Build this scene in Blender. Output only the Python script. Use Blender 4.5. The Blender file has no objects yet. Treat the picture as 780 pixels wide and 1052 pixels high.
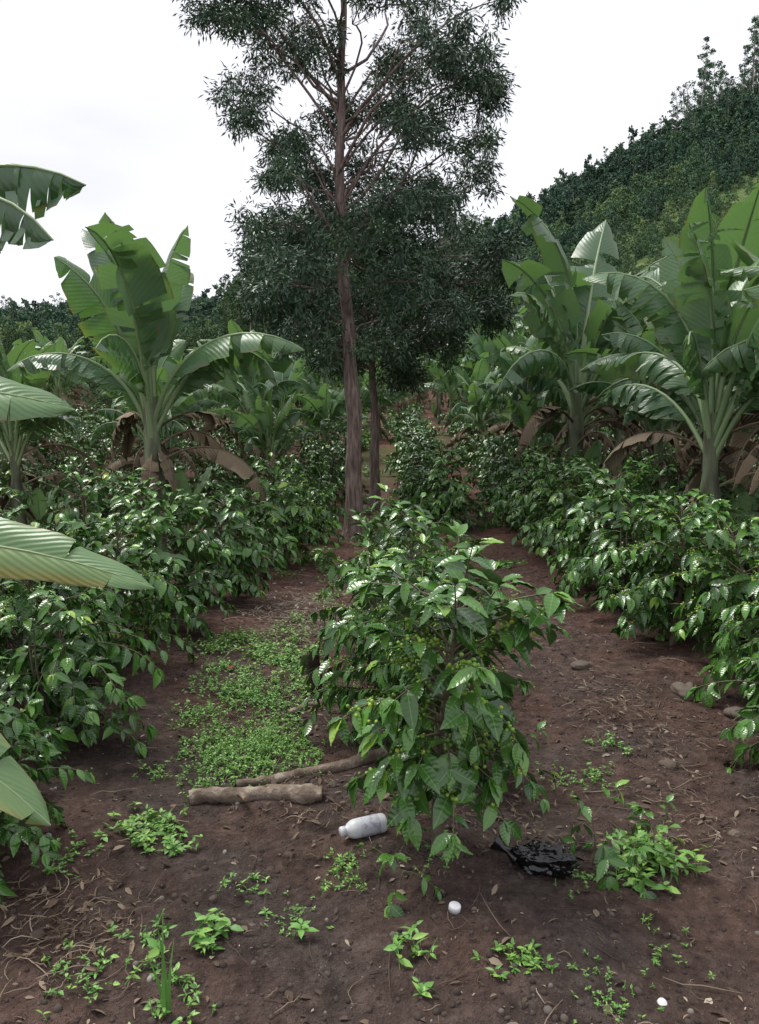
import bpy, math, numpy as np
from mathutils import Vector
rg = np.random.default_rng(7)
SC = bpy.context.scene
rad = math.radians
def nrm(a):
    return a/np.maximum(np.linalg.norm(a,axis=-1,keepdims=True),1e-9)
# ---------------------------------------------------------------- geometry accumulator
class Geo:
    def __init__(s):
        s.v=[];s.q=[];s.t=[];s.qm=[];s.tm=[];s.r=[];s.u=[];s.w=[];s.n=0
    def add(s,v,q=None,t=None,m=0,r=0.5,u=None,w=None):
        v=np.asarray(v,float).reshape(-1,3);k=len(v)
        s.v.append(v)
        s.r.append(np.broadcast_to(np.asarray(r,float),(k,)).copy())
        s.u.append(np.zeros(k) if u is None else np.asarray(u,float).ravel())
        s.w.append(np.zeros(k) if w is None else np.asarray(w,float).ravel())
        if q is not None and len(q):
            q=np.asarray(q,int)+s.n;s.q.append(q);s.qm.append(np.full(len(q),m))
        if t is not None and len(t):
            t=np.asarray(t,int)+s.n;s.t.append(t);s.tm.append(np.full(len(t),m))
        s.n+=k
    def scatter(s,T,P,D,N,S,m=0,r=None,W=None):
        """T=(verts,quads,tris) template along +Y, normal +Z"""
        tv,tq,tt=T
        P=np.asarray(P,float).reshape(-1,3);n=len(P)
        if n==0:return
        Y=nrm(np.asarray(D,float).reshape(-1,3));Z=np.asarray(N,float).reshape(-1,3)
        Z=nrm(Z-(Z*Y).sum(1,keepdims=True)*Y+1e-6);X=np.cross(Y,Z)
        S=np.broadcast_to(np.asarray(S,float),(n,))
        Wd=S if W is None else np.broadcast_to(np.asarray(W,float),(n,))*S
        V=P[:,None]+(Wd[:,None,None]*tv[None,:,0:1]*X[:,None]+S[:,None,None]*(tv[None,:,1:2]*Y[:,None]+tv[None,:,2:3]*Z[:,None]))
        k=len(tv);off=(np.arange(n)*k)[:,None,None]
        q=None if tq is None else (off+tq[None]).reshape(-1,4)
        t=None if tt is None else (off+tt[None]).reshape(-1,3)
        if r is None:r=rg.random(n)
        r=np.repeat(np.broadcast_to(r,(n,)),k)
        s.add(V.reshape(-1,3),q,t,m,r,np.tile(tv[:,0],n),np.tile(tv[:,1],n))
    def tube(s,pts,rads,sides=6,m=0,r=0.5,cap=False):
        pts=np.asarray(pts,float);n=len(pts);rads=np.broadcast_to(np.asarray(rads,float),(n,))
        tg=nrm(np.gradient(pts,axis=0))
        ref=np.array([0,0,1.]) if abs(tg[0][2])<.8 else np.array([1.,0,0])
        A=nrm(np.cross(tg,ref));B=np.cross(tg,A)
        a=np.arange(sides)*2*np.pi/sides
        V=pts[:,None]+rads[:,None,None]*(np.cos(a)[None,:,None]*A[:,None]+np.sin(a)[None,:,None]*B[:,None])
        i=np.arange(n-1)[:,None]*sides;j=np.arange(sides)[None];j2=(j+1)%sides
        q=np.stack([i+j,i+j2,i+sides+j2,i+sides+j],-1).reshape(-1,4)
        uu=np.tile(a/(2*np.pi),n);ww=np.repeat(np.linspace(0,1,n),sides)
        s.add(V.reshape(-1,3),q,None,m,r,uu,ww)
        if cap:
            for e,flip in ((0,1),(n-1,0)):
                c=np.vstack([V[e],pts[e][None]])
                t=[[k,(k+1)%sides,sides] if not flip else [(k+1)%sides,k,sides] for k in range(sides)]
                s.add(c,None,t,cap if cap is not True else m,r)
    def mesh(s,name,mats,smooth=True):
        V=np.concatenate(s.v)
        Q=np.concatenate(s.q) if s.q else np.zeros((0,4),int)
        T=np.concatenate(s.t) if s.t else np.zeros((0,3),int)
        M=np.concatenate(s.qm+s.tm) if (s.qm or s.tm) else []
        me=bpy.data.meshes.new(name)
        me.vertices.add(len(V));me.vertices.foreach_set('co',V.astype(np.float32).ravel())
        L=np.concatenate([Q.ravel(),T.ravel()]);me.loops.add(len(L));me.loops.foreach_set('vertex_index',L.astype(np.int32))
        nf=len(Q)+len(T);me.polygons.add(nf)
        st=np.concatenate([np.arange(len(Q))*4,len(Q)*4+np.arange(len(T))*3])
        me.polygons.foreach_set('loop_start',st.astype(np.int32))
        for mt in mats:me.materials.append(mt)
        me.polygons.foreach_set('material_index',np.asarray(M,np.int32))
        me.update(calc_edges=True)
        me.polygons.foreach_set('use_smooth',np.full(nf,smooth))
        for nm,a in (('rnd',s.r),('lu',s.u),('lv',s.w)):
            at=me.attributes.new(nm,'FLOAT','POINT');at.data.foreach_set('value',np.concatenate(a).astype(np.float32))
        me.update()
        return me
def place(name,me,loc=(0,0,0),rz=0,sc=1,rot=None):
    ob=bpy.data.objects.new(name,me);SC.collection.objects.link(ob)
    ob.location=loc;ob.rotation_euler=rot if rot else (0,0,rz);ob.scale=(sc,sc,sc) if np.isscalar(sc) else sc
    return ob
# ---------------------------------------------------------------- templates
def leaf_T(st,wd,fold=.25,droop=.18,wave=.0):
    v=[];st=np.array(st);wd=np.array(wd)
    for i,(t,w) in enumerate(zip(st,wd)):
        z=-droop*t*t
        wv=wave*(1 if i%2 else -1)
        v+= [(-w,t,z+fold*w+wv),(0,t,z),(w,t,z+fold*w-wv)]
    q=[]
    for i in range(len(st)-1):
        a=3*i;q+=[(a,a+1,a+4,a+3),(a+1,a+2,a+5,a+4)]
    return np.array(v,float),np.array(q),None
T_coffee=leaf_T([0,.08,.2,.35,.5,.65,.8,.92,1],[.008,.07,.155,.205,.215,.19,.125,.05,.004],.32,.36,.016)
T_weed=leaf_T([0,.3,.65,1],[.02,.22,.2,.01],.25,.25,0)
v=np.array([(-.01,0,0),(.01,0,0),(.085,.45,-.02),(-.085,.45,-.02),(.006,1,-.14),(-.006,1,-.14)],float)
T_euc=(v,np.array([(0,1,2,3),(3,2,4,5)]),None)
v=np.array([(-.12,0,0),(.1,.05,.05),(.34,.5,0),(-.3,.45,-.1),(.08,1,-.15),(-.1,.95,-.1)],float)
T_far=(v,np.array([(0,1,2,3),(3,2,4,5)]),None)
def ico(sub):
    import bmesh
    bm=bmesh.new();bmesh.ops.create_icosphere(bm,subdivisions=sub,radius=1)
    v=np.array([x.co[:] for x in bm.verts]);t=np.array([[a.index for a in f.verts] for f in bm.faces]);bm.free();return v,None,t
ICO1=ico(1);ICO2=ico(2);ICO3=ico(3)
# ---------------------------------------------------------------- terrain
_k=[(rg.normal(size=2),rg.random()*6.28) for _ in range(60)]
def fn(x,y,f,n0=0,n=12):
    s=0
    for i in range(n0,n0+n):
        k,p=_k[i];s=s+np.sin(f*(k[0]*x+k[1]*y)+p)
    return s/math.sqrt(n)
RX=[-400,-200,-110,-70,-35,0,26,55,85,150,250,500]
RZ=[14,17,15,18,22,29,38,55,71,94,105,108]
def gz(x,y):
    x=np.asarray(x,float);y=np.asarray(y,float)
    near=np.exp(-np.maximum(np.hypot(x,y)-2,0)/14)
    z=.018*fn(x,y,3.2)*near+.009*fn(x,y,16,12)*near*(np.abs(y)<9)
    z=z+.05*np.exp(-((x+1.5)/.5)**2)+.05*np.exp(-((x-1.95)/.5)**2)+.03*np.exp(-((x-.3)/.35)**2)
    b=np.where(y>13,.1*(y-13)**1.0,0)*(y<60)+(y>=60)*4.7
    R=np.interp(x*170/np.maximum(y,90),RX,RZ)
    t=np.clip((y-60)/115,0,1)
    h=(R-4.7)*t**1.3
    back=np.clip((y-175)/300,0,1);h=h*(1-.6*back)
    side=np.clip((np.abs(x)-12)/60,0,1)*np.clip((y-15)/40,0,1)*3*(y<200)
    return z+b+h+side*(1-t)+.6*fn(x,y,.05,30,8)*np.clip((y-30)/60,0,1)
def ax(lo,hi,fine,g):
    o=[0.];s=fine
    while o[-1]<hi:
        o.append(o[-1]+s)
        if o[-1]>4:s*=g
    p=np.array(o);o=[0.];s=fine
    while o[-1]<-lo:
        o.append(o[-1]+s)
        if o[-1]>4:s*=g
    return np.concatenate([-np.array(o)[:0:-1],p])
xs=ax(-700,700,.03,1.035);ys=ax(-300,900,.03,1.032)
X,Y=np.meshgrid(xs,ys);Z=gz(X,Y)
nx,ny=len(xs),len(ys)
i=np.arange(ny-1)[:,None]*nx;j=np.arange(nx-1)[None]
q=np.stack([i+j,i+j+1,i+nx+j+1,i+nx+j],-1).reshape(-1,4)
# ---------------------------------------------------------------- materials
def mat(name):
    m=bpy.data.materials.new(name);m.use_nodes=True;nt=m.node_tree;nt.nodes.clear()
    out=nt.nodes.new('ShaderNodeOutputMaterial');return m,nt,out
def N(nt,t,**k):
    n=nt.nodes.new(t)
    for a,b in k.items():setattr(n,a,b)
    return n
def ramp(nt,src,stops):
    r=nt.nodes.new('ShaderNodeValToRGB');e=r.color_ramp.elements
    while len(e)<len(stops):e.new(.5)
    for el,(p,c) in zip(e,stops):
        el.position=p;el.color=(*c,1)
    nt.links.new(src,r.inputs[0]);return r.outputs[0]
def attr(nt,n,ty='GEOMETRY'):
    a=nt.nodes.new('ShaderNodeAttribute');a.attribute_type=ty;a.attribute_name=n;return a.outputs['Fac']
def math_(nt,op,a,b=None,c=None):
    n=nt.nodes.new('ShaderNodeMath');n.operation=op
    for k,x in enumerate((a,b,c)):
        if x is None:continue
        if isinstance(x,(int,float)):n.inputs[k].default_value=x
        else:nt.links.new(x,n.inputs[k])
    return n.outputs[0]
def mixc(nt,f,a,b,mode='MIX'):
    n=nt.nodes.new('ShaderNodeMix');n.data_type='RGBA';n.blend_type=mode
    for s,x in ((0,f),(6,a),(7,b)):
        if isinstance(x,(int,float)):n.inputs[s].default_value=x
        elif isinstance(x,tuple):n.inputs[s].default_value=(*x,1)
        else:nt.links.new(x,n.inputs[s])
    return n.outputs[2]
def noise(nt,scale,detail=4,rough=.6,coord='Object'):
    tc=N(nt,'ShaderNodeTexCoord');n=N(nt,'ShaderNodeTexNoise');n.inputs['Scale'].default_value=scale
    n.inputs['Detail'].default_value=detail;n.inputs['Roughness'].default_value=rough
    nt.links.new(tc.outputs[coord],n.inputs['Vector']);return n.outputs['Fac']
def bump(nt,h,strength=.5,dist=.01):
    b=N(nt,'ShaderNodeBump');b.inputs['Strength'].default_value=strength;b.inputs['Distance'].default_value=dist
    nt.links.new(h,b.inputs['Height']);return b.outputs[0]
def leafmat(name,stops,rough=.4,trans=.2,under=None,veins=None,spec=.5,tcol=None,nscale=0,midrib=None,edge=None,inst=False,ovar=.35):
    m,nt,out=mat(name);L=nt.links
    oi=N(nt,'ShaderNodeObjectInfo')
    f=attr(nt,'rnd')
    if inst:f=math_(nt,'ADD',math_(nt,'MULTIPLY',f,.35),math_(nt,'MULTIPLY',attr(nt,'tint','INSTANCER'),.65))
    c=ramp(nt,f,stops)
    c=mixc(nt,math_(nt,'MULTIPLY',oi.outputs['Random'],ovar),c,mixc(nt,1.0,c,(1.3,1.15,.8),'MULTIPLY'))
    if nscale:
        c=mixc(nt,math_(nt,'MULTIPLY',noise(nt,nscale,2),.6),c,mixc(nt,1.0,c,(.45,.5,.5),'MULTIPLY'))
    if midrib:
        mr=math_(nt,'LESS_THAN',math_(nt,'ABSOLUTE',attr(nt,'lu')),.012)
        c=mixc(nt,math_(nt,'MULTIPLY',mr,.7),c,midrib)
    if under:
        g=N(nt,'ShaderNodeNewGeometry');c=mixc(nt,math_(nt,'MULTIPLY',g.outputs['Backfacing'],.75),c,under)
    if edge:
        ed=math_(nt,'MULTIPLY',math_(nt,'ABSOLUTE',attr(nt,'lu')),4.0)
        ed=math_(nt,'ADD',math_(nt,'POWER',ed,6.0),math_(nt,'MULTIPLY',noise(nt,7,3),1.6))
        c=mixc(nt,math_(nt,'MULTIPLY',math_(nt,'GREATER_THAN',ed,1.64),.85),c,edge)
    p=N(nt,'ShaderNodeBsdfPrincipled');p.inputs['Roughness'].default_value=rough;p.inputs['Specular IOR Level'].default_value=spec
    L.new(c,p.inputs['Base Color'])
    if veins:
        f,st=veins
        w=math_(nt,'SINE',math_(nt,'MULTIPLY',math_(nt,'SUBTRACT',attr(nt,'lv'),math_(nt,'MULTIPLY',math_(nt,'ABSOLUTE',attr(nt,'lu')),.5)),f))
        b=bump(nt,w,st,.004);L.new(b,p.inputs['Normal'])
    if trans:
        t=N(nt,'ShaderNodeBsdfTranslucent');L.new(mixc(nt,1.0,c,tcol or (1.6,2.0,.7),'MULTIPLY'),t.inputs['Color'])
        mx=N(nt,'ShaderNodeMixShader');mx.inputs[0].default_value=trans
        L.new(p.outputs[0],mx.inputs[1]);L.new(t.outputs[0],mx.inputs[2]);L.new(mx.outputs[0],out.inputs[0])
    else:L.new(p.outputs[0],out.inputs[0])
    return m
def solid(name,stops,rough=.8,scale=20,bmp=.5,bd=.01,spec=.3,detail=5,stretch=None):
    m,nt,out=mat(name)
    if stretch:
        tc=N(nt,'ShaderNodeTexCoord');mp=N(nt,'ShaderNodeMapping');mp.inputs['Scale'].default_value=stretch
        nt.links.new(tc.outputs['Object'],mp.inputs[0]);n=N(nt,'ShaderNodeTexNoise');n.inputs['Scale'].default_value=scale
        n.inputs['Detail'].default_value=detail;nt.links.new(mp.outputs[0],n.inputs['Vector']);f=n.outputs['Fac']
    else:f=noise(nt,scale,detail)
    c=ramp(nt,f,stops);p=N(nt,'ShaderNodeBsdfPrincipled');p.inputs['Roughness'].default_value=rough
    p.inputs['Specular IOR Level'].default_value=spec;nt.links.new(c,p.inputs['Base Color'])
    nt.links.new(bump(nt,f,bmp,bd),p.inputs['Normal']);nt.links.new(p.outputs[0],out.inputs[0]);return m
M_cof=leafmat('coffee_leaf',[(0,(.024,.075,.014)),(.5,(.05,.14,.024)),(.82,(.085,.21,.034)),(.92,(.18,.33,.05)),(1,(.36,.45,.08))],.21,0,(.1,.18,.06),(46,.13),.6,midrib=(.13,.24,.06))
M_wood=solid('coffee_stem',[(.3,(.09,.075,.05)),(.7,(.2,.17,.12))],.85,30)
M_berry=leafmat('coffee_berry',[(0,(.12,.26,.03)),(.7,(.2,.38,.05)),(1,(.36,.44,.06))],.35,0)
M_ban=leafmat('banana_leaf',[(0,(.055,.125,.06)),(.5,(.09,.185,.08)),(.82,(.135,.25,.105)),(.94,(.2,.3,.11)),(1,(.3,.3,.1))],.34,.2,(.18,.27,.18),(240,.22),.7,nscale=1.2,edge=(.2,.15,.07))
M_dry=leafmat('banana_dry_leaf',[(0,(.09,.065,.045)),(.5,(.19,.145,.1)),(1,(.34,.29,.21))],.8,0,None,(200,.6),.2,ovar=.1)
M_rib=leafmat('banana_rib',[(0,(.16,.25,.12)),(1,(.25,.33,.18))],.45,0)
M_pst=solid('banana_stem',[(.3,(.05,.04,.03)),(.5,(.13,.15,.09)),(.7,(.2,.24,.14))],.6,3,.5,stretch=(3,3,.8))
M_euc=leafmat('tree_leaf',[(0,(.022,.052,.03)),(.5,(.042,.096,.044)),(.8,(.07,.14,.056)),(1,(.12,.2,.07))],.4,0,(.06,.11,.06),ovar=0)
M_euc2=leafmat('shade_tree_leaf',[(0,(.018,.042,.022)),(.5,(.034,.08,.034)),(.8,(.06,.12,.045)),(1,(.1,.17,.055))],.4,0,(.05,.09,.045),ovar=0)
M_bark=solid('tree_bark',[(.3,(.08,.058,.05)),(.5,(.18,.132,.115)),(.7,(.3,.235,.21))],.9,5,1,.03,stretch=(6,6,1),detail=8)
M_pale=solid('pale_bark',[(.3,(.2,.17,.15)),(.7,(.42,.38,.34))],.9,3,.5)
M_mid=leafmat('woodland_leaf',[(0,(.028,.058,.026)),(.5,(.05,.1,.038)),(.8,(.08,.145,.048)),(1,(.15,.22,.07))],.6,0,spec=.2,ovar=.2)
M_hazy_hill=leafmat('hazy_hill_leaf',[(0,(.045,.082,.067)),(.25,(.067,.12,.085)),(.5,(.1,.172,.098)),(.75,(.155,.235,.108)),(1,(.25,.32,.125))],.8,0,spec=.1,inst=True,ovar=.2)  # distance haze painted into the leaf colour: dark greens lifted and made bluer
M_weed=leafmat('weed_leaf',[(0,(.07,.18,.035)),(.6,(.12,.28,.055)),(1,(.22,.38,.08))],.5,0)
M_lit=leafmat('litter',[(0,(.06,.045,.035)),(.5,(.15,.112,.086)),(.85,(.26,.21,.165)),(1,(.42,.37,.3))],.85,0,None,None,.2)
M_peb=leafmat('pebble',[(0,(.055,.043,.038)),(.8,(.11,.087,.076)),(.95,(.21,.18,.16)),(1,(.38,.35,.32))],.95,0,None,None,.1,nscale=30)
# ground material
M_g,nt,out=mat('soil');L=nt.links
n1=noise(nt,1.3,4);n2=noise(nt,14,7,.7);n3=noise(nt,70,4,.7);n5=noise(nt,30,3,.6)
soil=ramp(nt,n2,[(.25,(.047,.035,.031)),(.5,(.1,.076,.067)),(.7,(.17,.135,.12))])
soil=mixc(nt,ramp(nt,n1,[(.42,(0,0,0)),(.6,(1,1,1))]),soil,mixc(nt,1.0,soil,(1.3,1.08,.98),'MULTIPLY'))
soil=mixc(nt,ramp(nt,noise(nt,4.5,3),[(.56,(0,0,0)),(.66,(.75,.75,.75))]),soil,mixc(nt,1.0,soil,(.5,.48,.48),'MULTIPLY'))
soil=mixc(nt,ramp(nt,n3,[(.6,(0,0,0)),(.7,(.8,.8,.8))]),soil,(.23,.185,.16))
soil=mixc(nt,ramp(nt,n5,[(.3,(.7,.7,.7)),(.42,(0,0,0))]),soil,(.035,.026,.023))
pale=mixc(nt,attr(nt,'lv'),soil,mixc(nt,1.0,soil,(1.6,1.3,1.22),'MULTIPLY'))
grass=ramp(nt,noise(nt,.3,9,.75),[(.3,(.04,.075,.03)),(.5,(.09,.14,.05)),(.7,(.2,.24,.08))])
col=mixc(nt,attr(nt,'lu'),pale,grass)
p=N(nt,'ShaderNodeBsdfPrincipled');p.inputs['Roughness'].default_value=.93;p.inputs['Specular IOR Level'].default_value=.15
L.new(col,p.inputs['Base Color'])
hh=math_(nt,'ADD',math_(nt,'ADD',n2,math_(nt,'MULTIPLY',n5,.6)),math_(nt,'MULTIPLY',n3,.4))
L.new(bump(nt,hh,1.0,.075),p.inputs['Normal']);L.new(p.outputs[0],out.inputs[0])
g=Geo()
green=np.clip((Y-22)/8,0,1)*np.clip((np.abs(X-.06*Y)-1.2)/1.2,0,1)+np.clip((Y-58)/10,0,1)+np.clip((np.abs(X-.8)-14)/6,0,1)*np.clip((Y-6)/10,0,1)
green=green+.5*np.clip((Y-11)/4,0,1)*np.clip((30-Y)/6,0,1)*(fn(X,Y,1.3,20,8)>.1)
green=np.clip(green,0,1)
redpath=np.clip((Y-3)/6,0,1)
g.add(np.stack([X,Y,Z],-1),q,None,0,.5,green.ravel(),redpath.ravel())
place('ground',g.mesh('ground',[M_g]))
def gp(x,y,dz=0):return (float(x),float(y),float(gz(x,y))+dz)
# ---------------------------------------------------------------- coffee bushes
def coffee(seed,H,R,berries=False,step=.04,zb=.1,peak=.38,ls=1,fl=.22):
    r=np.random.default_rng(seed);g=Geo()
    P=[];D=[];NN=[];S=[];RR=[];B=[]
    wob=r.normal(size=(2,))*.05
    def ctr(z):
        u=z/H;return np.array([wob[0]*math.sin(u*4),wob[1]*math.sin(u*3+1),z])*np.array([min(1,H),min(1,H),1])
    zs=np.linspace(0,H*.96,9);g.tube([ctr(z) for z in zs],np.linspace(.022,.005,9)*min(1,H*1.2),7,1)
    for k in range(r.integers(1,3) if H>.5 else 0):
        a=r.random()*6.28;tip=np.array([math.cos(a)*.14,math.sin(a)*.14,H*.8])
        pt=[ctr(.05)+(tip-ctr(.05))*t+np.array([math.cos(a),math.sin(a),0])*.05*math.sin(t*3.1) for t in np.linspace(0,1,7)]
        g.tube(pt,np.linspace(.014,.004,7),5,1)
    z=zb*H;ph=r.random()*6.28
    while z<H*.97:
        u=z/H;ph+=math.pi/2+r.normal()*.3
        for s in (0,1):
            az=ph+s*math.pi+r.normal()*.25
            prof=max(fl,1-((u-peak)/.66)**2)
            Lb=R*prof*r.uniform(.55,1.2)
            n=max(3,int(Lb/.045));st=Lb/n
            e0=rad(r.uniform(20,60));e1=rad(r.uniform(-60,-10)) if u<.7 else rad(r.uniform(0,60))
            p=ctr(z).copy();pts=[p.copy()]
            a=az
            for i in range(n):
                t=(i+1)/n;e=e0+(e1-e0)*t;a+=r.normal()*.08
                d=np.array([math.cos(a)*math.cos(e),math.sin(a)*math.cos(e),math.sin(e)])
                p=p+d*st*1.15;pts.append(p.copy())
                lat=np.array([-math.sin(a),math.cos(a),0])
                if i*st<.045*min(1,H):continue
                for sg in (-1,1):
                    if r.random()<.08:continue
                    dd=d*r.uniform(.3,.9)+sg*lat*r.uniform(.5,1)+np.array([0,0,-r.uniform(-.1,.9)])+r.normal(size=3)*.18
                    P.append(p);D.append(dd);NN.append(np.array([0,0,1.])+d*.4+r.normal(size=3)*.4)
                    sz=r.uniform(.075,.15)*(1 if t<.8 else .8);S.append(sz*ls)
                    RR.append(min(1,r.random()**1.2*.8+(.14 if t>.85 and r.random()<.35 else 0)+(.16 if (t>.85 and u>.75) else 0)))
                if berries and i*st>.03 and t<.9 and u<.8 and r.random()<.8:
                    for b in range(r.integers(5,11)):
                        B.append(p+r.normal(size=3)*.012+np.array([0,0,-.006]))
            for sg in (-.4,.4,0):
                P.append(p);D.append(d+lat*sg+np.array([0,0,-.15]));NN.append([0,0,1]+r.normal(size=3)*.2);S.append(r.uniform(.05,.1)*ls);RR.append(min(1,.45+r.random()*.5))
            g.tube(pts,np.linspace(.0055,.002,len(pts))*min(1,H*1.3),4,1)
        z+=step*r.uniform(.8,1.3)
    g.scatter(T_coffee,P,D,NN,S,0,np.array(RR),r.uniform(.85,1.2,len(P)))
    if B:
        B=np.array(B);g.scatter(ICO2 if seed==11 else ICO1,B,r.normal(size=B.shape),r.normal(size=B.shape),r.uniform(.006,.008,len(B)),2,r.random(len(B)))
    return g.mesh('coffee_bush_%d'%seed,[M_cof,M_wood,M_berry])
CF=coffee(11,.97,.345,True,.021,.25,.56,.95,.3)
CB=[coffee(21,1.05,.52,True,.032),coffee(22,1.0,.54,True,.032),coffee(23,1.1,.5,False,.032),coffee(24,.95,.54,False,.032)]
CL=[coffee(25,1.05,.54,False,.05),coffee(26,1.0,.54,False,.05)]
CS=[coffee(27,.16,.13,False,.04,.3,.5,.6),coffee(28,.2,.16,False,.05,.3,.5,.62)]
place('coffee_bush',CF,gp(.24,2.68),.6)
for x,y,k,s in [(.06,2.52,0,1.0),(.76,2.72,1,1),(.88,2.62,0,.9),(.62,3.25,1,1.1),(1.0,2.75,1,.8)]:
    place('coffee_seedling',CS[k],gp(x,y),rg.random()*6.28,s)
def bush(x,y,s,far=False,w=1):
    k=rg.integers(0,4)
    me=CL[k%2] if far else CB[k]
    place('coffee_bush',me,gp(x,y,-.02),rg.random()*6.28,(s*w*rg.uniform(.95,1.1),s*w*rg.uniform(.95,1.1),s))
for x,y,s in [(-.02,3.95,.88),(.2,3.55,.85),(.2,4.7,1.0),(.05,5.5,.85),(.25,6.0,.75)]:bush(x,y,s,w=.88)
for x,y,s in [(-1.4,2.62,.55),(-1.7,2.95,.72),(-1.55,3.75,.82),(-1.95,4.4,.95),(-1.62,4.85,.92),(-1.55,5.8,.9),(-1.95,6.6,.95),(-1.35,6.8,.85),(-1.45,7.8,.9),(-1.05,8.7,.95),(-1.35,9.8,1),(-.85,10.3,.75)]:bush(x,y,s)
for x,y,s in [(1.95,3.45,.82),(2.3,4.0,.9),(2.1,4.6,.95),(2.05,5.4,1),(2.4,5.9,1.05),(2.05,6.4,1),(2.1,7.3,1.05),(2.45,8.0,1.1),(2.05,8.8,1.0),(2.1,9.8,1.05),(2.05,10.8,1)]:bush(x,y,s)
for y in np.arange(11.6,24,1.0):
    for x0 in (-1.2,.75,2.05):bush(x0+rg.normal()*.15+(.04*(y-11) if x0>1 else .02*(y-11)),y,rg.uniform(.75,1.1),y>14)
for y in np.arange(4.4,22,1.05):
    for x0 in (-3.1,-4.7,3.6,5.2):bush(x0+rg.normal()*.2,y+rg.normal()*.15,rg.uniform(.85,1.15),True)
for y in np.arange(9,24,1.2):
    for x0 in (-6.4,-8.2,6.8,8.6):bush(x0+rg.normal()*.2,y+rg.normal()*.15,rg.uniform(.9,1.1),True)
# ---------------------------------------------------------------- banana plants
def ban_leaf(g,r,p0,az,e0,e1,Lb,W,torn=.6,mat_=0,pet=.25,az1=0,roll=0,rv=None,hang=0,pw=1.3):
    n=40;t=np.linspace(0,1,n)
    e=e0+(e1-e0)*t**pw;a=az+az1*t
    d=np.stack([np.cos(a)*np.cos(e),np.sin(a)*np.cos(e),np.sin(e)],-1)
    pts=np.vstack([[0,0,0],np.cumsum(d[:-1]*(Lb/(n-1)),0)])+np.asarray(p0)
    side=np.stack([-np.sin(a),np.cos(a),0*a],-1);up=np.cross(d,side)
    cr,sr=math.cos(roll),math.sin(roll)
    side,up=side*cr+up*sr,up*cr-side*sr
    g.tube(pts[::3],np.linspace(.03,.004,len(pts[::3]))*(W/.3),5,1 if mat_==0 else mat_,r.random())
    tb=pet
    def at(tt,A):return np.stack([np.interp(tt,t,A[:,k]) for k in range(3)],-1)
    rv=r.random() if rv is None else rv
    for sg in (-1,1):
        s0=0.;hs=r.uniform(-.3,.5)*min(1,torn*1.3)
        while s0<1:
            big=r.random()>torn
            fl=r.uniform(.12,.32) if big else r.uniform(.018,.09)
            s1=min(1,s0+fl)
            if s1>.96:s1=1
            m=max(2,int((s1-s0)*26)+1);ss=np.linspace(s0,s1,m);kk=np.linspace(0,1,5)
            SS,KK=np.meshgrid(ss,kk,indexing='ij')
            gap=r.uniform(.01,.07) if big else r.uniform(.05,.5)
            se=SS+((s0+s1)/2-SS)*gap*KK**2.2
            wp=W*np.clip(np.sin(np.pi*np.clip(se,0.0,1)**.8)**.55,.0,1)
            wp=np.where(se>.99,.02*W,wp)
            if not big:wp=wp*r.uniform(.8,1.06)
            base=rad(r.uniform(5,28)) if big else rad(r.uniform(-20,20))
            base-=rad(45)*(hang+hs)
            dr=rad(r.uniform(15,60)) if big else rad(r.uniform(20,110))*(torn+.3)
            ang=np.maximum(base-dr*KK**1.2,rad(-110))
            dk=1/4.
            co=np.cumsum(np.cos(ang)*dk,1)-np.cos(ang[:,:1])*dk;si=np.cumsum(np.sin(ang)*dk,1)-np.sin(ang[:,:1])*dk
            tt=tb+(1-tb)*np.clip(se+(.07 if big else r.uniform(.02,.1))*KK*W/.3*(1-se),0,1)
            flat=tt.ravel()
            Pp=at(flat,pts);Sd=at(flat,side);Up=at(flat,up)
            V=Pp+sg*Sd*(wp*co).ravel()[:,None]+Up*(wp*si).ravel()[:,None]
            V+=Up*(.006*np.sin(SS*40+KK*3)*KK).ravel()[:,None]
            qq=[]
            for i_ in range(m-1):
                for k_ in range(4):
                    a_=i_*5+k_;f=[a_,a_+1,a_+6,a_+5]
                    qq.append(f if sg<0 else f[::-1])
            g.add(V,qq,None,mat_,np.clip(rv*.7+r.random()*.15+.15*KK.ravel()**4*(r.random()<.3)*2,0,1),(KK*sg*.25).ravel(),tt.ravel())
            s0=s1
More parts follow.
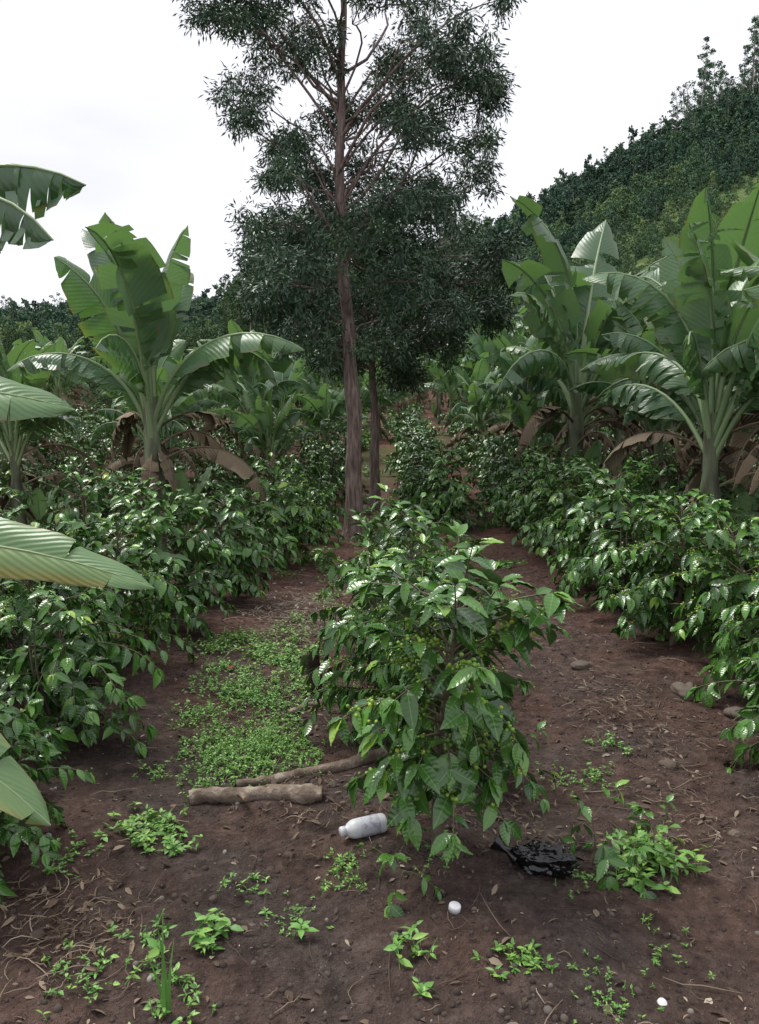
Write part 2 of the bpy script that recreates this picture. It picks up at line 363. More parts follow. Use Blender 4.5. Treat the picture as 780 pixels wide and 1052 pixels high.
def banana(seed,H,nl=9,Lf=2.0,W=.3,torn=.6):
    r=np.random.default_rng(seed);g=Geo()
    zs=np.linspace(0,H*.52,10);lean=r.normal(size=2)*.06
    c=lambda z:np.array([lean[0]*z,lean[1]*z,z])
    g.tube([c(z) for z in zs],np.linspace(.13,.065,10)*(1+.08*r.normal(size=10)),12,2)
    for k in range(nl):
        f=k/(nl-1)
        az=k*2.4+r.normal()*.5
        z0=H*.52-f*.25*H*.5-.02
        e0=rad(87-f*26+r.normal()*5);e1=rad(40-f*118+r.normal()*22)
        L_=Lf*(1-.1*f)*r.uniform(.8,1.12)
        p0=c(z0)+np.array([math.cos(az),math.sin(az),0])*.04
        ban_leaf(g,r,p0,az,e0,max(e1,rad(-88)),L_,W*r.uniform(.85,1.15),min(1,torn*(.6+.9*f)),0,.17+.06*f,az1=r.normal()*.5,roll=r.normal()*.5,hang=f*r.uniform(.4,1.4)+r.uniform(-.1,.3),pw=r.uniform(1.1,2.3))
    for k in range(r.integers(4,6)):
        az=r.random()*6.28
        ban_leaf(g,r,c(H*.4*r.uniform(.7,1.1)),az,rad(35),rad(-86),Lf*.75,W*.5,.9,3,.25,roll=r.normal()*.5,hang=1)
    for k in range(6):
        az=r.random()*6.28;z0=H*.4*r.uniform(.3,1)
        ban_leaf(g,r,c(z0)+np.array([math.cos(az),math.sin(az),0])*.09,az,rad(-50),rad(-89),.5,.09,.3,3,.02)
    a=r.random()*6.28
    for k in range(3):
        ban_leaf(g,r,np.array([math.cos(a)*.3,math.sin(a)*.3,.1]),a+k*2.1,rad(85),rad(50),1.0,.12,.1,0,.35)
    return g.mesh('banana_plant_%d'%seed,[M_ban,M_rib,M_pst,M_dry])
BN=[banana(31,3.4,13,2.2,.33,.7),banana(32,3.4,15,2.2,.33,.9),banana(33,3.2,14,2.15,.32,.95),banana(34,3.3,15,2.1,.33,.85)]
def bp(x,y,k,s,rz=None):
    place('banana_plant',BN[k],gp(x,y,-.03),rg.random()*6.28 if rz is None else rz,s)
bp(-2.5,9,0,1.06,.3)
bp(3.15,7.6,1,.96,3.4);bp(4.5,8.2,3,1.12,2.0);bp(2.85,12,2,1.3,.5);bp(4.35,6.6,2,1.02,4.0);bp(3.9,9.3,3,1.08,5.0);bp(5.6,7.4,1,1.15,.7)
for x,y in [(-4.4,9.8),(-5.6,12),(-3.6,13),(-6.9,15),(-4.8,17),(-2.6,16.5),(-1.9,21),(-3.6,22.5),(-6.4,22),(-8.6,18),(-9.5,24),(-1.6,27),(-4.8,28),(-8,29),(-12,22),(-11,28),(-7.2,12.5),(-.2,26),(.6,31),(-.4,36),(-2.6,31),(-6,33),(-5.6,19),(-3.5,19.5),(-2.8,25),(-5,25),(-7.5,26),(-4,15)]:
    bp(x,y,int(rg.integers(0,4)),rg.uniform(.7,.92))
for x,y in [(5.2,10.5),(3.9,11),(6.4,13.5),(4.2,14.5),(3.1,17),(4.3,19.5),(6.2,17),(3.0,22),(2.9,28),(5.2,24),(8.2,22),(4,29),(8,14),(9,18),(7,27),(10.5,24),(3.2,32),(5.6,9.3),(6.8,10.5),(3.6,15.5),(5,33),(3.4,13.3),(6.6,20)]:
    bp(x,y,int(rg.integers(0,4)),rg.uniform(.85,1.12))
for x,y,s in [(2.0,27,.75),(1.6,33,.8),(2.8,37,.8),(1.2,38,.8),(-1.75,13.3,.6),(-1.0,16,.62),(-.6,19.5,.7),(-1.2,23.5,.75),(2.75,14.6,.62),(2.2,17.6,.62),(2.4,20.3,.68),(2.1,23.5,.72),(0.0,23,.7),(.9,29,.7),(-2.2,18.5,.7),(1.3,35.5,.8),(.2,33,.8)]:bp(x,y,int(rg.integers(0,4)),s)
r=np.random.default_rng(5);g=Geo()
g.tube([(0,0,z) for z in np.linspace(0,1.3,8)],np.linspace(.13,.07,8),12,2)
ban_leaf(g,r,(0,0,1.07),rad(-2),rad(14),rad(-22),1.92,.125,.0,0,.2,roll=.75,rv=1.1)
ban_leaf(g,r,(0,-.1,.88),rad(-10),rad(0),rad(-42),1.78,.15,.0,0,.2,roll=.5,rv=1.0)
ban_leaf(g,r,(0,0,1.4),rad(18),rad(30),rad(-20),1.58,.2,.1,0,.2,roll=.7,rv=1.0)
for a in (100,170,230):ban_leaf(g,r,(0,0,1.3),rad(a),rad(70),rad(-40),1.9,.3,.3,0,.2)
place('banana_plant',g.mesh('banana_plant_near',[M_ban,M_rib,M_pst,M_dry]),gp(-2.65,2.75))
g=Geo()
g.tube([(0,0,z) for z in np.linspace(0,2.3,8)],np.linspace(.15,.08,8),12,2)
ban_leaf(g,r,(0,0,2.25),rad(-5),rad(62),rad(-30),2.2,.42,1.0,0,.25,roll=.1,rv=.1,hang=1.2)
ban_leaf(g,r,(0,0,2.2),rad(-22),rad(55),rad(-50),2.3,.4,1.0,0,.25,roll=.1,rv=.1,hang=1.3)
for a in (90,150,210,280):ban_leaf(g,r,(0,0,2.1),rad(a),rad(75),rad(-30),2.1,.3,.6,0,.2)
place('banana_plant',g.mesh('banana_plant_side',[M_ban,M_rib,M_pst,M_dry]),gp(-3.6,5.3))
# ---------------------------------------------------------------- the tall tree and the lower tree behind it
up=[(-1.7,6.6,.5),(-1.2,6.35,.45),(-.8,6.65,.45),(-1.25,5.7,.33),(-1.3,5.15,.3),(-.8,5.0,.32),(-.4,6.1,.4),(.3,6.5,.45),(.75,6.25,.4),(1.15,5.95,.45),(1.65,5.85,.36),(1.8,5.5,.28),(1.0,5.25,.36),(.5,5.6,.36),(.25,5.0,.36),(.75,4.85,.36),(1.5,5.0,.26),(-.2,5.4,.3),(-.4,4.75,.3),(-.9,7.3,.5),(.3,7.4,.5),(1.0,7.2,.4),(-1.9,7.1,.4),(-.2,8.0,.5),(.4,8.5,.35),(1.9,6.8,.2),(-.9,4.6,.25),(.1,4.5,.35)]
lo=[(-1.1,4.05,.36),(-.7,4.4,.26),(-1.2,3.65,.36),(-.8,3.8,.4),(-.3,4.05,.45),(.25,3.9,.45),(.75,4.15,.4),(1.3,4.3,.33),(1.7,3.8,.3),(-1.0,3.2,.4),(-.55,3.2,.45),(.1,3.2,.5),(.75,3.3,.45),(1.25,3.3,.4),(-.8,2.65,.28),(-.3,2.6,.36),(.35,2.65,.4),(1.0,2.7,.36),(1.5,3.05,.28),(.5,2.3,.26),(-1.25,2.9,.2),(1.75,3.35,.2)]
def big_tree(name,seed,cl,Ht,loc,leafm,r0=.115,zmin=2.1,lm=1.0):
    r=np.random.default_rng(seed);g=Geo()
    zz=np.linspace(-.1,Ht,40)
    tx=lambda z:-.02*z+.05*math.sin(z*1.1)+.012*math.sin(z*5);ty=lambda z:.04*math.sin(z*.8)
    g.tube([(tx(z),ty(z),z) for z in zz],np.interp(zz,[-.1,.1,.5,Ht*.3,Ht*.6,Ht],np.array([.19,.145,.115,.088,.055,.02])*r0/.115)*(1+.03*r.normal(size=40)),14,0)
    P=[];D=[];NN=[];S=[];RR=[]
    for x,z,q_,y,dn in cl:
        hd=math.hypot(x,y)
        c=np.array([x,y,z]);hz=max(zmin+.05+.5*r.random(),z-.8*hd-.2) if z>4.5 else max(zmin,z-.25*hd-.1)
        b0=np.array([tx(hz),ty(hz),hz]);ln=np.linalg.norm(c-b0)
        jj=r.normal(size=3)*.12
        pt=[b0+(c-b0)*t+np.array([0,0,.12*ln*math.sin(t*3.14)])+jj*math.sin(t*6.28)+r.normal(size=3)*.015 for t in np.linspace(0,1,8)]
        g.tube(pt,np.linspace(.006+.008*ln,.004,8),6,0)
        cr_=r.random()
        ns=int(15*dn*(q_/.45)**1.6)+5
        for k in range(ns):
            dv=nrm(r.normal(size=3));sc_=c+dv*q_*r.random()**.4*np.array([1.1,1.15,.85])
            if k%2==0:
                s0=pt[r.integers(4,8)];g.tube([s0,(s0+sc_)/2+r.normal(size=3)*.03,sc_],[.005,.003,.0015],3,0)
            m=r.integers(60,95);rr_=r.random()
            pp=sc_+r.normal(size=(m,3))*np.array([.062,.062,.055])*lm
            P.append(pp);D.append((pp-sc_)*7+np.array([0,0,-.45])+r.normal(size=(m,3))*.5)
            NN.append(r.normal(size=(m,3))+[0,0,.6]);S.append(r.uniform(.05,.095,m)*lm);RR.append(np.clip(cr_*.35+rr_*.4+r.random(m)*.25,0,1))
    P=np.concatenate(P)
    g.scatter(T_euc,P,np.concatenate(D),np.concatenate(NN),np.concatenate(S),1,np.concatenate(RR),1.5)
    place(name,g.mesh(name,[M_bark,leafm]),loc)
r=np.random.default_rng(3)
cl=[(x,z,q_,r.uniform(-1,1)*math.sqrt(max(.2,3.2-x*x))*.75,1.15) for x,z,q_ in up]
cl+=[(x*.8+r.normal()*.1,z+.12,q_*.8,r.uniform(-1.1,1.1),1.1) for x,z,q_ in up if r.random()<.6]
cl+=[(x*.9,z,q_,r.uniform(-1,1)*math.sqrt(max(.2,3.2-x*x))*.7,1.0) for x,z,q_ in lo if r.random()<.72]
big_tree('tall_tree',3,cl,8.6,gp(-.36,10.6),M_euc)
cl=[]
for _ in range(2):
    cl+=[((x-.15)*1.28+r.normal()*.12,1.6+(z-1.6)*1.26+r.normal()*.12-.1,q_*1.3,r.uniform(-1,1)*1.3,1.0) for x,z,q_ in lo]
big_tree('shade_tree',8,cl,5.0,gp(-.1,13.6),M_euc2,.09,1.8,1.25)
# ---------------------------------------------------------------- mid-distance woodland and hill forest (instanced)
def crownT(seed,H,R,z0,nb,nq,qs,trunk=.0,spread=.7):
    r=np.random.default_rng(seed);g=Geo();P=[];D=[];NN=[];RR=[]
    for b in range(nb):
        f=(b+.5)/nb;z=z0+(H-z0)*f;pr=math.sin(math.pi*min(1,.18+.72*f))
        a=b*2.4+r.normal()*.3;c=np.array([math.cos(a),math.sin(a),0])*R*pr*r.uniform(.25,spread)+np.array([0,0,z])
        br=R*r.uniform(.28,.5)*(.6+.4*pr);col=r.random()
        dv=nrm(r.normal(size=(nq,3)));P.append(c+dv*br*np.array([1,1,.75])*r.uniform(.5,1.1,(nq,1)))
        D.append(r.normal(size=(nq,3))+[0,0,-.3]);NN.append(dv+r.normal(size=(nq,3))*.6+[0,0,.3]);RR.append(np.full(nq,col*.6)+r.random(nq)*.4)
        if trunk:g.tube([[0,0,z-.15*H*.5],(c+[0,0,z-.1*H])/2,c],[trunk*.35,trunk*.2,trunk*.1],4,0)
    if trunk:g.tube([(r.normal()*.015*H*t,r.normal()*.01*H*t,H*.93*t) for t in np.linspace(0,1,7)],np.linspace(trunk,trunk*.2,7),6,0)
    P=np.concatenate(P);g.scatter(T_far,P,np.concatenate(D),np.concatenate(NN),r.uniform(.6,1.35,len(P))*qs,1,np.concatenate(RR))
    return g
def forest(name,temps,pos,scl,mats,tint=None,seed=1):
    r=np.random.default_rng(seed);n=len(pos);pos=np.array(pos)
    col=bpy.data.collections.new(name+'_kinds')
    for k,T in enumerate(temps):
        o=bpy.data.objects.new('%s_kind_%d'%(name,k),T.mesh('%s_kind_%d'%(name,k),mats));col.objects.link(o)
    me=bpy.data.meshes.new(name);me.vertices.add(n);me.vertices.foreach_set('co',pos.astype(np.float32).ravel())
    def A(nm,ty,v,key='value'):
        a=me.attributes.new(nm,ty,'POINT');a.data.foreach_set(key,v)
    A('idx','INT',r.integers(0,len(temps),n).astype(np.int32))
    s=np.array(scl);A('sc','FLOAT_VECTOR',np.stack([s*r.uniform(.85,1.15,n),s*r.uniform(.85,1.15,n),s*r.uniform(.85,1.2,n)],-1).astype(np.float32).ravel(),'vector')
    rot=np.zeros((n,3));rot[:,2]=r.random(n)*6.28;rot[:,:2]=r.normal(size=(n,2))*.04
    A('rt','FLOAT_VECTOR',rot.astype(np.float32).ravel(),'vector')
    A('tint','FLOAT',(r.random(n) if tint is None else np.array(tint)).astype(np.float32))
    me.update();ob=place(name,me)
    ng=bpy.data.node_groups.new(name+'_scatter','GeometryNodeTree')
    ng.interface.new_socket('Geometry',in_out='INPUT',socket_type='NodeSocketGeometry')
    ng.interface.new_socket('Geometry',in_out='OUTPUT',socket_type='NodeSocketGeometry')
    nd=ng.nodes;lk=ng.links
    gi=nd.new('NodeGroupInput');go=nd.new('NodeGroupOutput');ip=nd.new('GeometryNodeInstanceOnPoints')
    ci=nd.new('GeometryNodeCollectionInfo');ci.inputs['Collection'].default_value=col
    ci.inputs['Separate Children'].default_value=True;ci.inputs['Reset Children'].default_value=True
    def na(nm,ty):
        x=nd.new('GeometryNodeInputNamedAttribute');x.data_type=ty;x.inputs['Name'].default_value=nm
        return x.outputs['Attribute']
    mtp=nd.new('GeometryNodeMeshToPoints')
    lk.new(gi.outputs[0],mtp.inputs[0]);lk.new(mtp.outputs[0],ip.inputs['Points'])
    lk.new(ci.outputs[0],ip.inputs['Instance'])
    ip.inputs['Pick Instance'].default_value=True
    lk.new(na('idx','INT'),ip.inputs['Instance Index'])
    lk.new(na('rt','FLOAT_VECTOR'),ip.inputs['Rotation']);lk.new(na('sc','FLOAT_VECTOR'),ip.inputs['Scale'])
    lk.new(ip.outputs[0],go.inputs[0])
    md=ob.modifiers.new('scatter','NODES');md.node_group=ng
    return ob
Tm=[crownT(1,9,2.6,3,22,170,.2,.11),crownT(2,10,2.2,4,22,170,.2,.11),crownT(3,7,2.8,1.0,24,160,.2,.09),crownT(6,8,3.0,.5,26,160,.2,.09)]
Te=[crownT(4,12,1.6,6.5,14,130,.18,.09),crownT(5,13,1.4,7,14,130,.18,.09)]
r=np.random.default_rng(9)
pos=[];sc=[]
for _ in range(260):
    y=r.uniform(36,64);q_=r.uniform(-.75,.62);x=q_*y
    if abs(x-.06*y)<.9 and y<46:continue
    pos.append(gp(x,y,-.2));m=.33 if q_<-.17 else (.36 if q_>.15 else .66)
    if -.17<=q_<=-.09:m=.5
    sc.append(m*r.uniform(.7,1.15))
for _ in range(90):
    y=r.uniform(30,44);q_=r.uniform(-.45,.35);x=q_*y
    if abs(x-.06*y)<.8:continue
    pos.append(gp(x,y,-.5));sc.append(r.uniform(.2,.36))
forest('woodland_trees',Tm,pos,sc,[M_pale,M_mid],seed=2)
pos=[];sc=[]
for _ in range(56):
    y=r.uniform(36,58);x=r.uniform(-.2,.11)*y
    if abs(x-.06*y)<.8:continue
    pos.append(gp(x,y));sc.append(r.uniform(.5,.75)*(.72 if x/y<-.1 else 1))
forest('slender_woodland_trees',Te,pos,sc,[M_pale,M_mid],seed=3)
Th=[crownT(11,7,3.0,.6,10,60,.5,.0,.75),crownT(12,8,2.6,.8,10,60,.5,.0,.75),crownT(13,5.5,3.3,.4,10,60,.5,.0,.8),crownT(16,9,2.0,1,10,60,.48,.1,.8)]
Tr=[crownT(14,13,1.9,7.5,8,50,.32,.15,1.1),crownT(15,15,1.6,9,8,50,.32,.15,1.1),crownT(17,11,2.1,6,9,50,.32,.14,1.1)]
pos=[];sc=[];ti=[]
for _ in range(13000):
    y=r.uniform(64,190);q_=r.uniform(-.62,.7);x=q_*y
    if q_<-.05 and r.random()<.4:continue
    n=float(fn(x,y,.07,40,8));n2=float(fn(x,y,.16,20,8));lim=150+.06*(x-40)+5*n
    if y>lim:
        pos.append(gp(x,y,-.5));sc.append(r.uniform(.35,.95));ti.append(np.clip(r.normal()*.15+.22+.12*n2,0,1))
    elif y>126+5*n:
        if r.random()<.65:pos.append(gp(x,y,-.3));sc.append(r.uniform(.25,.65));ti.append(np.clip(r.normal()*.2+.55+.25*n2,0,1))
    elif r.random()<(.3 if n2<.4 else .85):
        pos.append(gp(x,y,-.2));sc.append(r.uniform(.15,.45));ti.append(r.uniform(.35,1))
forest('hill_forest',Th,pos,sc,[M_pale,M_hazy_hill],ti,4)
pos=[];sc=[];ti=[]
for _ in range(190):
    y=r.uniform(158,185);q_=.62-.4*r.random()**1.7;x=q_*y
    pos.append(gp(x,y));sc.append(r.uniform(.5,1.2)*(.5 if q_<.34 else 1));ti.append(r.uniform(.1,.45))
for _ in range(40):
    y=r.uniform(150,185);x=-r.uniform(.2,.55)*y
    pos.append(gp(x,y));sc.append(r.uniform(.35,.75));ti.append(r.uniform(.1,.45))
forest('ridge_trees',Tr,pos,sc,[M_pale,M_hazy_hill],ti,5)
# ---------------------------------------------------------------- ground details
r=np.random.default_rng(12)
g=Geo();n=11000
x=r.uniform(-2.4,2.8,n);y=1.9+r.random(n)**1.7*8;P=np.stack([x,y,gz(x,y)+.0005],-1)
g.scatter(ICO2,P,r.normal(size=(n,3)),r.normal(size=(n,3)),.002+.011*r.random(n)**5,0,r.random(n)**1.5,r.uniform(.6,1.3,n))
place('pebbles',g.mesh('pebbles',[M_peb]))
def rock(x,y,s,seed,sx=1.2,sz=.7):
    rr=np.random.default_rng(seed);v,_,t=ico(4)
    k=[(rr.normal(size=3)*f,rr.random()*6,f) for f in (1.2,1.5,2.2,2.2,4,4,7,7)]
    d=1+sum(.14/f**.8*np.sin(v@a+b) for a,b,f in k);g=Geo();g.add(v*d[:,None]*s*np.array([sx,1,sz]),None,t,0,rr.uniform(.7,.88))
    place('rock',g.mesh('rock',[M_peb],True),gp(x,y,s*.15),rr.random()*6)
for a in [(1.29,5.0,.055,1),(1.33,3.55,.032,2),(1.76,4.45,.08,3),(1.9,4.1,.06,4),(1.2,3.4,.02,5),(1.0,5.8,.03,6),(-1.05,2.3,.02,7),(-.55,2.5,.015,9),(1.35,2.9,.022,10),(-.2,3.3,.02,11)]:rock(*a)
g=Geo();n=4500
x=r.uniform(-2.2,2.8,n);y=1.9+r.random(n)**1.4*9
P=np.stack([x,y,gz(x,y)+.006],-1)
g.scatter(T_weed,P,np.stack([r.normal(size=n),r.normal(size=n),r.normal(size=n)*.15],-1),np.stack([r.normal(size=n)*.4,r.normal(size=n)*.4,np.ones(n)],-1),.008+.042*r.random(n)**3,0,r.random(n)**1.2,r.uniform(.3,1.2,n))
def bit(g,x,y,l,z,rr_,val,k=.012):
    a=r.random()*6.28;c=r.normal()*.35
    p=[gp(x+math.cos(a+c*t)*l*t,y+math.sin(a+c*t)*l*t,.003+z+k*r.random()) for t in (-1,-.5,0,.5,1)]
    g.tube(p,np.array([.5,.9,1,.8,.4])*rr_,4,0,val)
for k in range(1000):
    bit(g,r.uniform(-2,2.6),1.9+r.random()**1.4*8,.012+.1*r.random()**3,0,r.uniform(.0008,.0026),r.random())
place('leaf_litter',g.mesh('leaf_litter',[M_lit]))
def straw(cx,cy,sx,sy,n,ln=.1,hh=.03,pal=.5):
    g=Geo()
    for k in range(n):
        bit(g,cx+r.normal()*sx,cy+r.normal()*sy,r.uniform(.2,1)**1.5*ln,r.random()*hh,r.uniform(.0008,.0024),min(1,pal+(r.random()-.4)*.7),.01)
    m=int(n*1.2);x=cx+r.normal(size=m)*sx;y=cy+r.normal(size=m)*sy
    g.scatter(T_weed,np.stack([x,y,gz(x,y)+.005+r.random(m)*hh],-1),r.normal(size=(m,3))*[1,1,.2],r.normal(size=(m,3))*.5+[0,0,1],r.uniform(.012,.055,m),0,np.clip(pal*.8+(r.random(m)-.4)*.6,0,1),r.uniform(.25,.9,m))
    place('dry_mulch',g.mesh('dry_mulch',[M_lit]))
straw(-.62,6.4,.25,.5,480,.13,.06,.85);straw(1.35,4.1,.18,.4,240,.07,.012,.5);straw(-1.0,2.35,.16,.14,130,.07,.012,.55)
straw(1.25,2.9,.2,.25,120,.06,.01,.45);straw(-.35,4.3,.2,.3,130,.07,.015,.45);straw(-.2,3.2,.2,.15,80,.05,.01,.45);straw(1.2,6.5,.2,1.2,220,.08,.015,.5);straw(.35,3.0,.2,.15,110,.05,.01,.4)
# weeds
def weedpatch(cx,cy,sx,sy,n,h=.06,ls=.035,name='weed_patch',seed=0):
    r=np.random.default_rng(seed);g=Geo();P=[];D=[];NN=[];S=[]
    nc=max(1,n//22);cc=np.stack([cx+r.normal(size=nc)*sx,cy+r.normal(size=nc)*sy],-1)
    for _ in range(n):
        o=cc[r.integers(0,nc)]+r.normal(size=2)*np.array([min(sx,.05),min(sy,.07)])
        x,y=o;z0=float(gz(x,y));hh=h*r.uniform(.3,1.2);az=r.random()*6.28
        lean=r.normal(size=2)*hh*.6;tp=np.array([x+lean[0],y+lean[1],z0+hh])
        g.tube([(x,y,z0-.005),((x+tp[0])/2,(y+tp[1])/2,z0+hh*.6),tp],[.0015,.0012,.0008],3,0,.6)
        for k in range(r.integers(4,9)):
            a=az+k*2.4;t=r.uniform(.25,1);p=np.array([x,y,z0])+(tp-[x,y,z0])*t
            P.append(p);D.append([math.cos(a),math.sin(a),r.uniform(-.1,.8)]);NN.append([r.normal()*.4,r.normal()*.4,1]);S.append(ls*r.uniform(.4,1.25))
    g.scatter(T_weed,P,D,NN,S,0,r.random(len(P)),r.uniform(.6,1.2,len(P)))
    place(name,g.mesh(name,[M_weed]))
for k,a in enumerate([(-.6,3.72,.17,.16,900,.05,.016),(-.72,4.5,.22,.3,600,.06,.02),(-.85,5.5,.25,.35,420,.07,.026),(-.5,4.9,.14,.4,200,.06,.022),(-.95,4.0,.12,.4,160,.05,.018),(-.85,2.9,.1,.06,70,.045,.03),(-.73,2.75,.06,.04,14,.04,.03),(-.5,2.3,.05,.05,14,.05,.045),(-.45,2.5,.05,.05,14,.03,.02),(-.8,2.2,.16,.1,45,.035,.022),(.07,2.2,.03,.07,9,.05,.042),(.45,2.17,.1,.03,26,.02,.024),(.98,2.68,.13,.06,70,.08,.045),(1.1,3.6,.15,.2,50,.04,.02),(.6,4.0,.15,.3,50,.04,.022),(-.25,3.1,.15,.15,40,.04,.016),(.9,8.5,.3,1.5,160,.06,.03),(-.6,7.8,.3,.8,200,.07,.03),(1.0,2.2,.25,.2,20,.02,.014),(.4,12.5,.6,1.5,500,.12,.05),(.6,17,.8,3,500,.18,.07),(-.5,9.5,.3,.7,200,.08,.03),(.9,24,1.2,4,500,.3,.12),(-.5,2.75,.3,.2,50,.02,.012),(.9,3.2,.4,.4,60,.02,.014),(-.9,2.45,.2,.2,60,.03,.018),(.3,2.1,.6,.12,40,.02,.012)]):
    weedpatch(*a,seed=40+k)
g=Geo();P=[];D=[]
for k in range(7):
    a=k*2.4;P.append([0,0,.03+.004*k]);D.append([math.cos(a),math.sin(a),.25])
g.tube([(0,0,0),(0,0,.05)],[.003,.002],5,0);g.scatter(T_weed,P,D,np.tile([0,0,1.],(7,1)),np.linspace(.055,.03,7),0,np.full(7,.6))
place('seedling',g.mesh('seedling',[M_weed]),gp(-.24,2.3))
g=Geo()
for k in range(4):
    a=r.random()*6.28;h=r.uniform(.15,.32);p0=np.array(gp(-.58+r.normal()*.012,2.0+r.normal()*.01))
    pt=[p0+np.array([math.cos(a)*.04*t*t,math.sin(a)*.04*t*t,h*t]) for t in np.linspace(0,1,6)]
    w=np.linspace(.006,.0008,6)[:,None]*np.array([[1,.3,0]])
    V=np.concatenate([np.array(pt)-w,np.array(pt)+w]);g.add(V,[[i_,i_+1,i_+7,i_+6] for i_ in range(5)],None,0,.5)
place('grass_tuft',g.mesh('grass_tuft',[M_weed]))
# logs
M_log=solid('log_bark',[(.3,(.1,.075,.055)),(.5,(.2,.155,.12)),(.62,(.36,.3,.24))],.9,14,1,.03,detail=8)
M_cut=solid('cut_wood',[(.3,(.2,.11,.06)),(.7,(.38,.23,.14))],.85,12)
def log(a,b,r0,r1,bend,seed,br=True):
    rr=np.random.default_rng(seed);a=np.array(a,float);b=np.array(b,float);g=Geo();n=26
    pts=[a+(b-a)*t+np.array([0,bend*math.sin(t*3.1)+.012*math.sin(t*11+seed),.006*math.sin(t*9)]) for t in np.linspace(0,1,n)]
    pts=[np.array([p[0],p[1],.6*float(gz(p[0],p[1]))+.4*float(gz(a[0],a[1]))+r0*.65+p[2]]) for p in pts]
    g.tube(pts,np.linspace(r0,r1,n)*(1+.1*rr.normal(size=n)),14,0,cap=1)
    if br:
        p=pts[9];g.tube([p,p+[.02,-.04,.03],p+[.05,-.1,.035]],[r0*.5,r0*.4,r0*.3],8,0,cap=1)
        p=pts[16];g.tube([p,p+[-.01,.02,.04],p+[-.02,.03,.055]],[r0*.4,r0*.35,r0*.25],8,0,cap=1)
    place('log',g.mesh('log',[M_log,M_cut]))
log((-.79,3.17,0),(-.24,3.2,0),.03,.042,.03,1)
log((-.62,3.33,0),(.02,3.6,0.01),.02,.03,-.03,2,False)
log((-.5,4.25,0),(-.28,4.45,.0),.018,.024,.01,3,False)
g=Geo();g.tube([(0,0,-.02),(.005,0,.1),(-.005,.01,.2),(0,0,.24)],[.055,.045,.04,.036],12,0,cap=1)
g.tube([(.02,0,.1),(.07,-.01,.17),(.08,0,.24)],[.022,.018,.014],8,0,cap=1)
M_ds=solid('dark_stump_bark',[(.3,(.02,.016,.013)),(.7,(.07,.05,.04))],.95,9,1,.02)
place('tree_stump',g.mesh('tree_stump',[M_ds,M_ds]),gp(-.39,4.6))
def lathe(prof,mi=0,sides=28):
    g=Geo();pr=np.array(prof)
    a=np.arange(sides)*2*np.pi/sides
    V=np.stack([pr[:,None,0]*np.cos(a),pr[:,None,0]*np.sin(a),np.repeat(pr[:,1:2],sides,1)],-1)
    n=len(pr);i=np.arange(n-1)[:,None]*sides;j=np.arange(sides)[None];j2=(j+1)%sides
    q=np.stack([i+j,i+j2,i+sides+j2,i+sides+j],-1).reshape(-1,4);g.add(V.reshape(-1,3),q,None,mi)
    return g
M_pl=solid('white_plastic',[(.3,(.45,.46,.48)),(.7,(.66,.67,.69))],.4,18,.1,.002,.5)
M_lab=solid('bottle_label',[(.42,(.3,.32,.36)),(.5,(.5,.52,.56)),(.62,(.4,.42,.46))],.5,40,.1,.001,.4)
M_cap=solid('white_cap_plastic',[(.3,(.68,.68,.68)),(.7,(.8,.8,.8))],.4,20,.1,.001,.5)
e=bpy.data.objects.new('plastic_bottle',None);SC.collection.objects.link(e)
def child(nm,g,mats,par):
    o=place(nm,g.mesh(nm,mats));o.parent=par;return o
child('bottle_body',lathe([(0,0),(.03,0),(.034,.004),(.036,.012),(.036,.125),(.034,.135),(.026,.15),(.017,.158),(.016,.165)]),[M_pl],e)
child('label',lathe([(.0362,.03),(.0366,.032),(.0366,.108),(.0362,.11)]),[M_lab],e)
child('cap',lathe([(.016,.163),(.0185,.164),(.0185,.18),(.017,.183),(0,.183)]),[M_pl],e)
e.location=gp(.02,2.93,.034);e.rotation_euler=(rad(90),0,rad(-66))
e2=place('bottle_cap',lathe([(0,.022),(.015,.022),(.0185,.02),(.0195,.016),(.0195,0),(.0175,0),(.0175,.018),(0,.019)]).mesh('bottle_cap',[M_cap]),gp(.235,2.37,.002),rot=(.1,.15,0))
place('bottle_cap',e2.data,gp(.77,2.03,-.008),rot=(.5,.2,0),sc=.7)
v,_,t=ico(5);k=[(r.normal(size=3)*f,r.random()*6,f) for f in (1.5,2,3,4,6,8,11) for _ in range(3)]
d=1+sum(.11/f**.8*(1-2*np.abs(np.sin(v@a+b))) for a,b,f in k)
g=Geo();g.add(v*d[:,None]*np.array([.1,.055,.06]),None,t,0)
g.tube([(-.08,0,.0),(-.11,.01,.015),(-.125,.012,.02),(-.15,.02,.035)],[.025,.01,.012,.028],14,0)
m_,nt,out=mat('black_plastic');p=N(nt,'ShaderNodeBsdfPrincipled');p.inputs['Base Color'].default_value=(.005,.005,.006,1);p.inputs['Roughness'].default_value=.1;p.inputs['Specular IOR Level'].default_value=.6
nt.links.new(bump(nt,noise(nt,22,3),.3,.01),p.inputs['Normal']);nt.links.new(p.outputs[0],out.inputs[0])
place('black_plastic_bag',g.mesh('black_plastic_bag',[m_]),gp(.57,2.62,.04),-.2,1.15)
g=Geo();xx,yy=np.meshgrid(np.linspace(-.03,.03,7),np.linspace(-.02,.02,5));zz_=.008+.008*np.sin(xx*170)*np.cos(yy*150)
g.add(np.stack([xx,yy,zz_],-1),[[a*7+b,a*7+b+1,a*7+b+8,a*7+b+7] for a in range(4) for b in range(6)])
M_red=solid('red_wrapper_plastic',[(.3,(.35,.03,.02)),(.7,(.5,.06,.04))],.4,20,.2)
place('plastic_wrapper',g.mesh('plastic_wrapper',[M_red]),gp(-.95,4.95,.015),.5,.7)
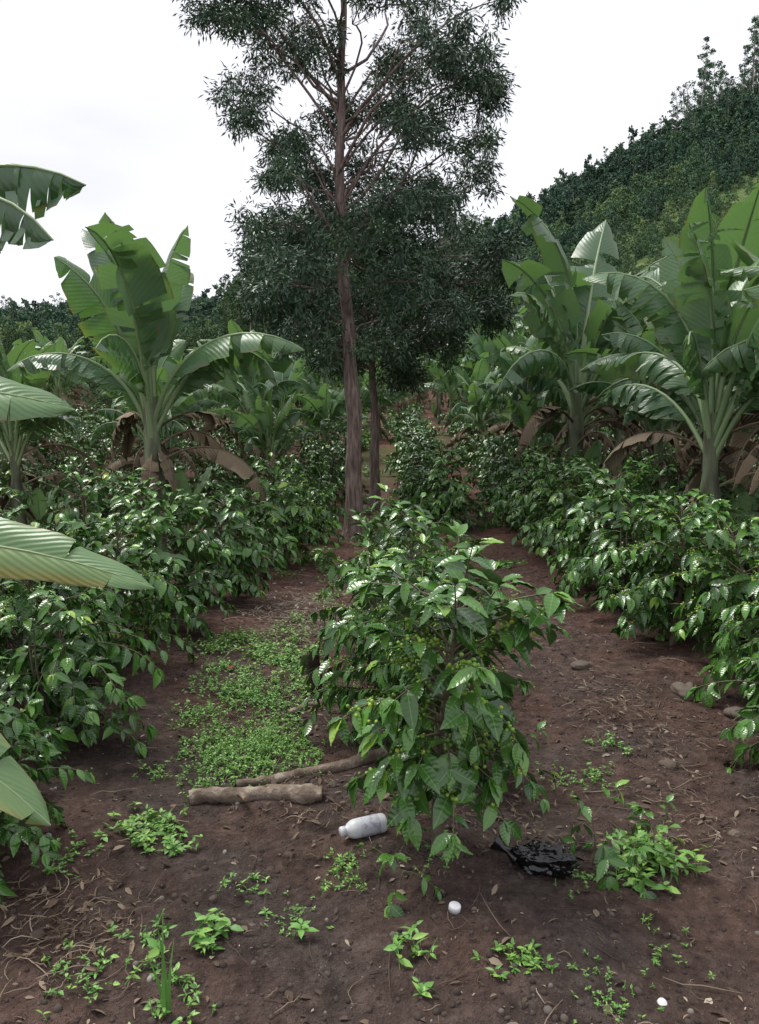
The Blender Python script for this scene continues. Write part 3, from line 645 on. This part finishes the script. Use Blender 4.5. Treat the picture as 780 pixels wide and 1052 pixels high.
# ---------------------------------------------------------------- light, sky, camera
EL,AZ=rad(62),rad(-55)
w=bpy.data.worlds.new('World');SC.world=w;w.use_nodes=True;nt=w.node_tree;nt.nodes.clear();L=nt.links
sk=N(nt,'ShaderNodeTexSky');sk.sky_type='NISHITA';sk.sun_disc=False;sk.sun_elevation=EL;sk.sun_rotation=AZ
b1=N(nt,'ShaderNodeBackground');b1.inputs[1].default_value=.1;L.new(sk.outputs[0],b1.inputs[0])
tc=N(nt,'ShaderNodeTexCoord');mp=N(nt,'ShaderNodeMapping');mp.inputs['Scale'].default_value=(1,1,3)
L.new(tc.outputs['Generated'],mp.inputs[0]);no=N(nt,'ShaderNodeTexNoise');no.inputs['Scale'].default_value=2.2;no.inputs['Detail'].default_value=6
L.new(mp.outputs[0],no.inputs[0])
b2=N(nt,'ShaderNodeBackground');b2.inputs[1].default_value=1.32
L.new(ramp(nt,no.outputs['Fac'],[(.3,(.71,.715,.77)),(.65,(.9,.9,.95))]),b2.inputs[0])
mx=N(nt,'ShaderNodeMixShader');mx.inputs[0].default_value=.93;L.new(b1.outputs[0],mx.inputs[1]);L.new(b2.outputs[0],mx.inputs[2])
o=N(nt,'ShaderNodeOutputWorld');L.new(mx.outputs[0],o.inputs[0])
sl=bpy.data.lights.new('sun','SUN');sl.energy=3.4;sl.angle=rad(26);sl.color=(1,.97,.9)
so=bpy.data.objects.new('sun',sl);SC.collection.objects.link(so)
sd=Vector((math.sin(AZ)*math.cos(EL),math.cos(AZ)*math.cos(EL),math.sin(EL)))
so.rotation_euler=sd.to_track_quat('Z','Y').to_euler();so.location=(0,0,30)
SC.view_settings.view_transform='Standard';SC.view_settings.look='None';SC.view_settings.exposure=0
cd=bpy.data.cameras.new('camera');co=bpy.data.objects.new('camera',cd);SC.collection.objects.link(co)
cd.sensor_fit='VERTICAL';cd.sensor_height=24;cd.lens=12/math.tan(rad(32.5));cd.clip_end=3000;cd.clip_start=.05
co.location=(0,0,1.6);co.rotation_euler=(rad(90-6.6),0,0)
SC.camera=co
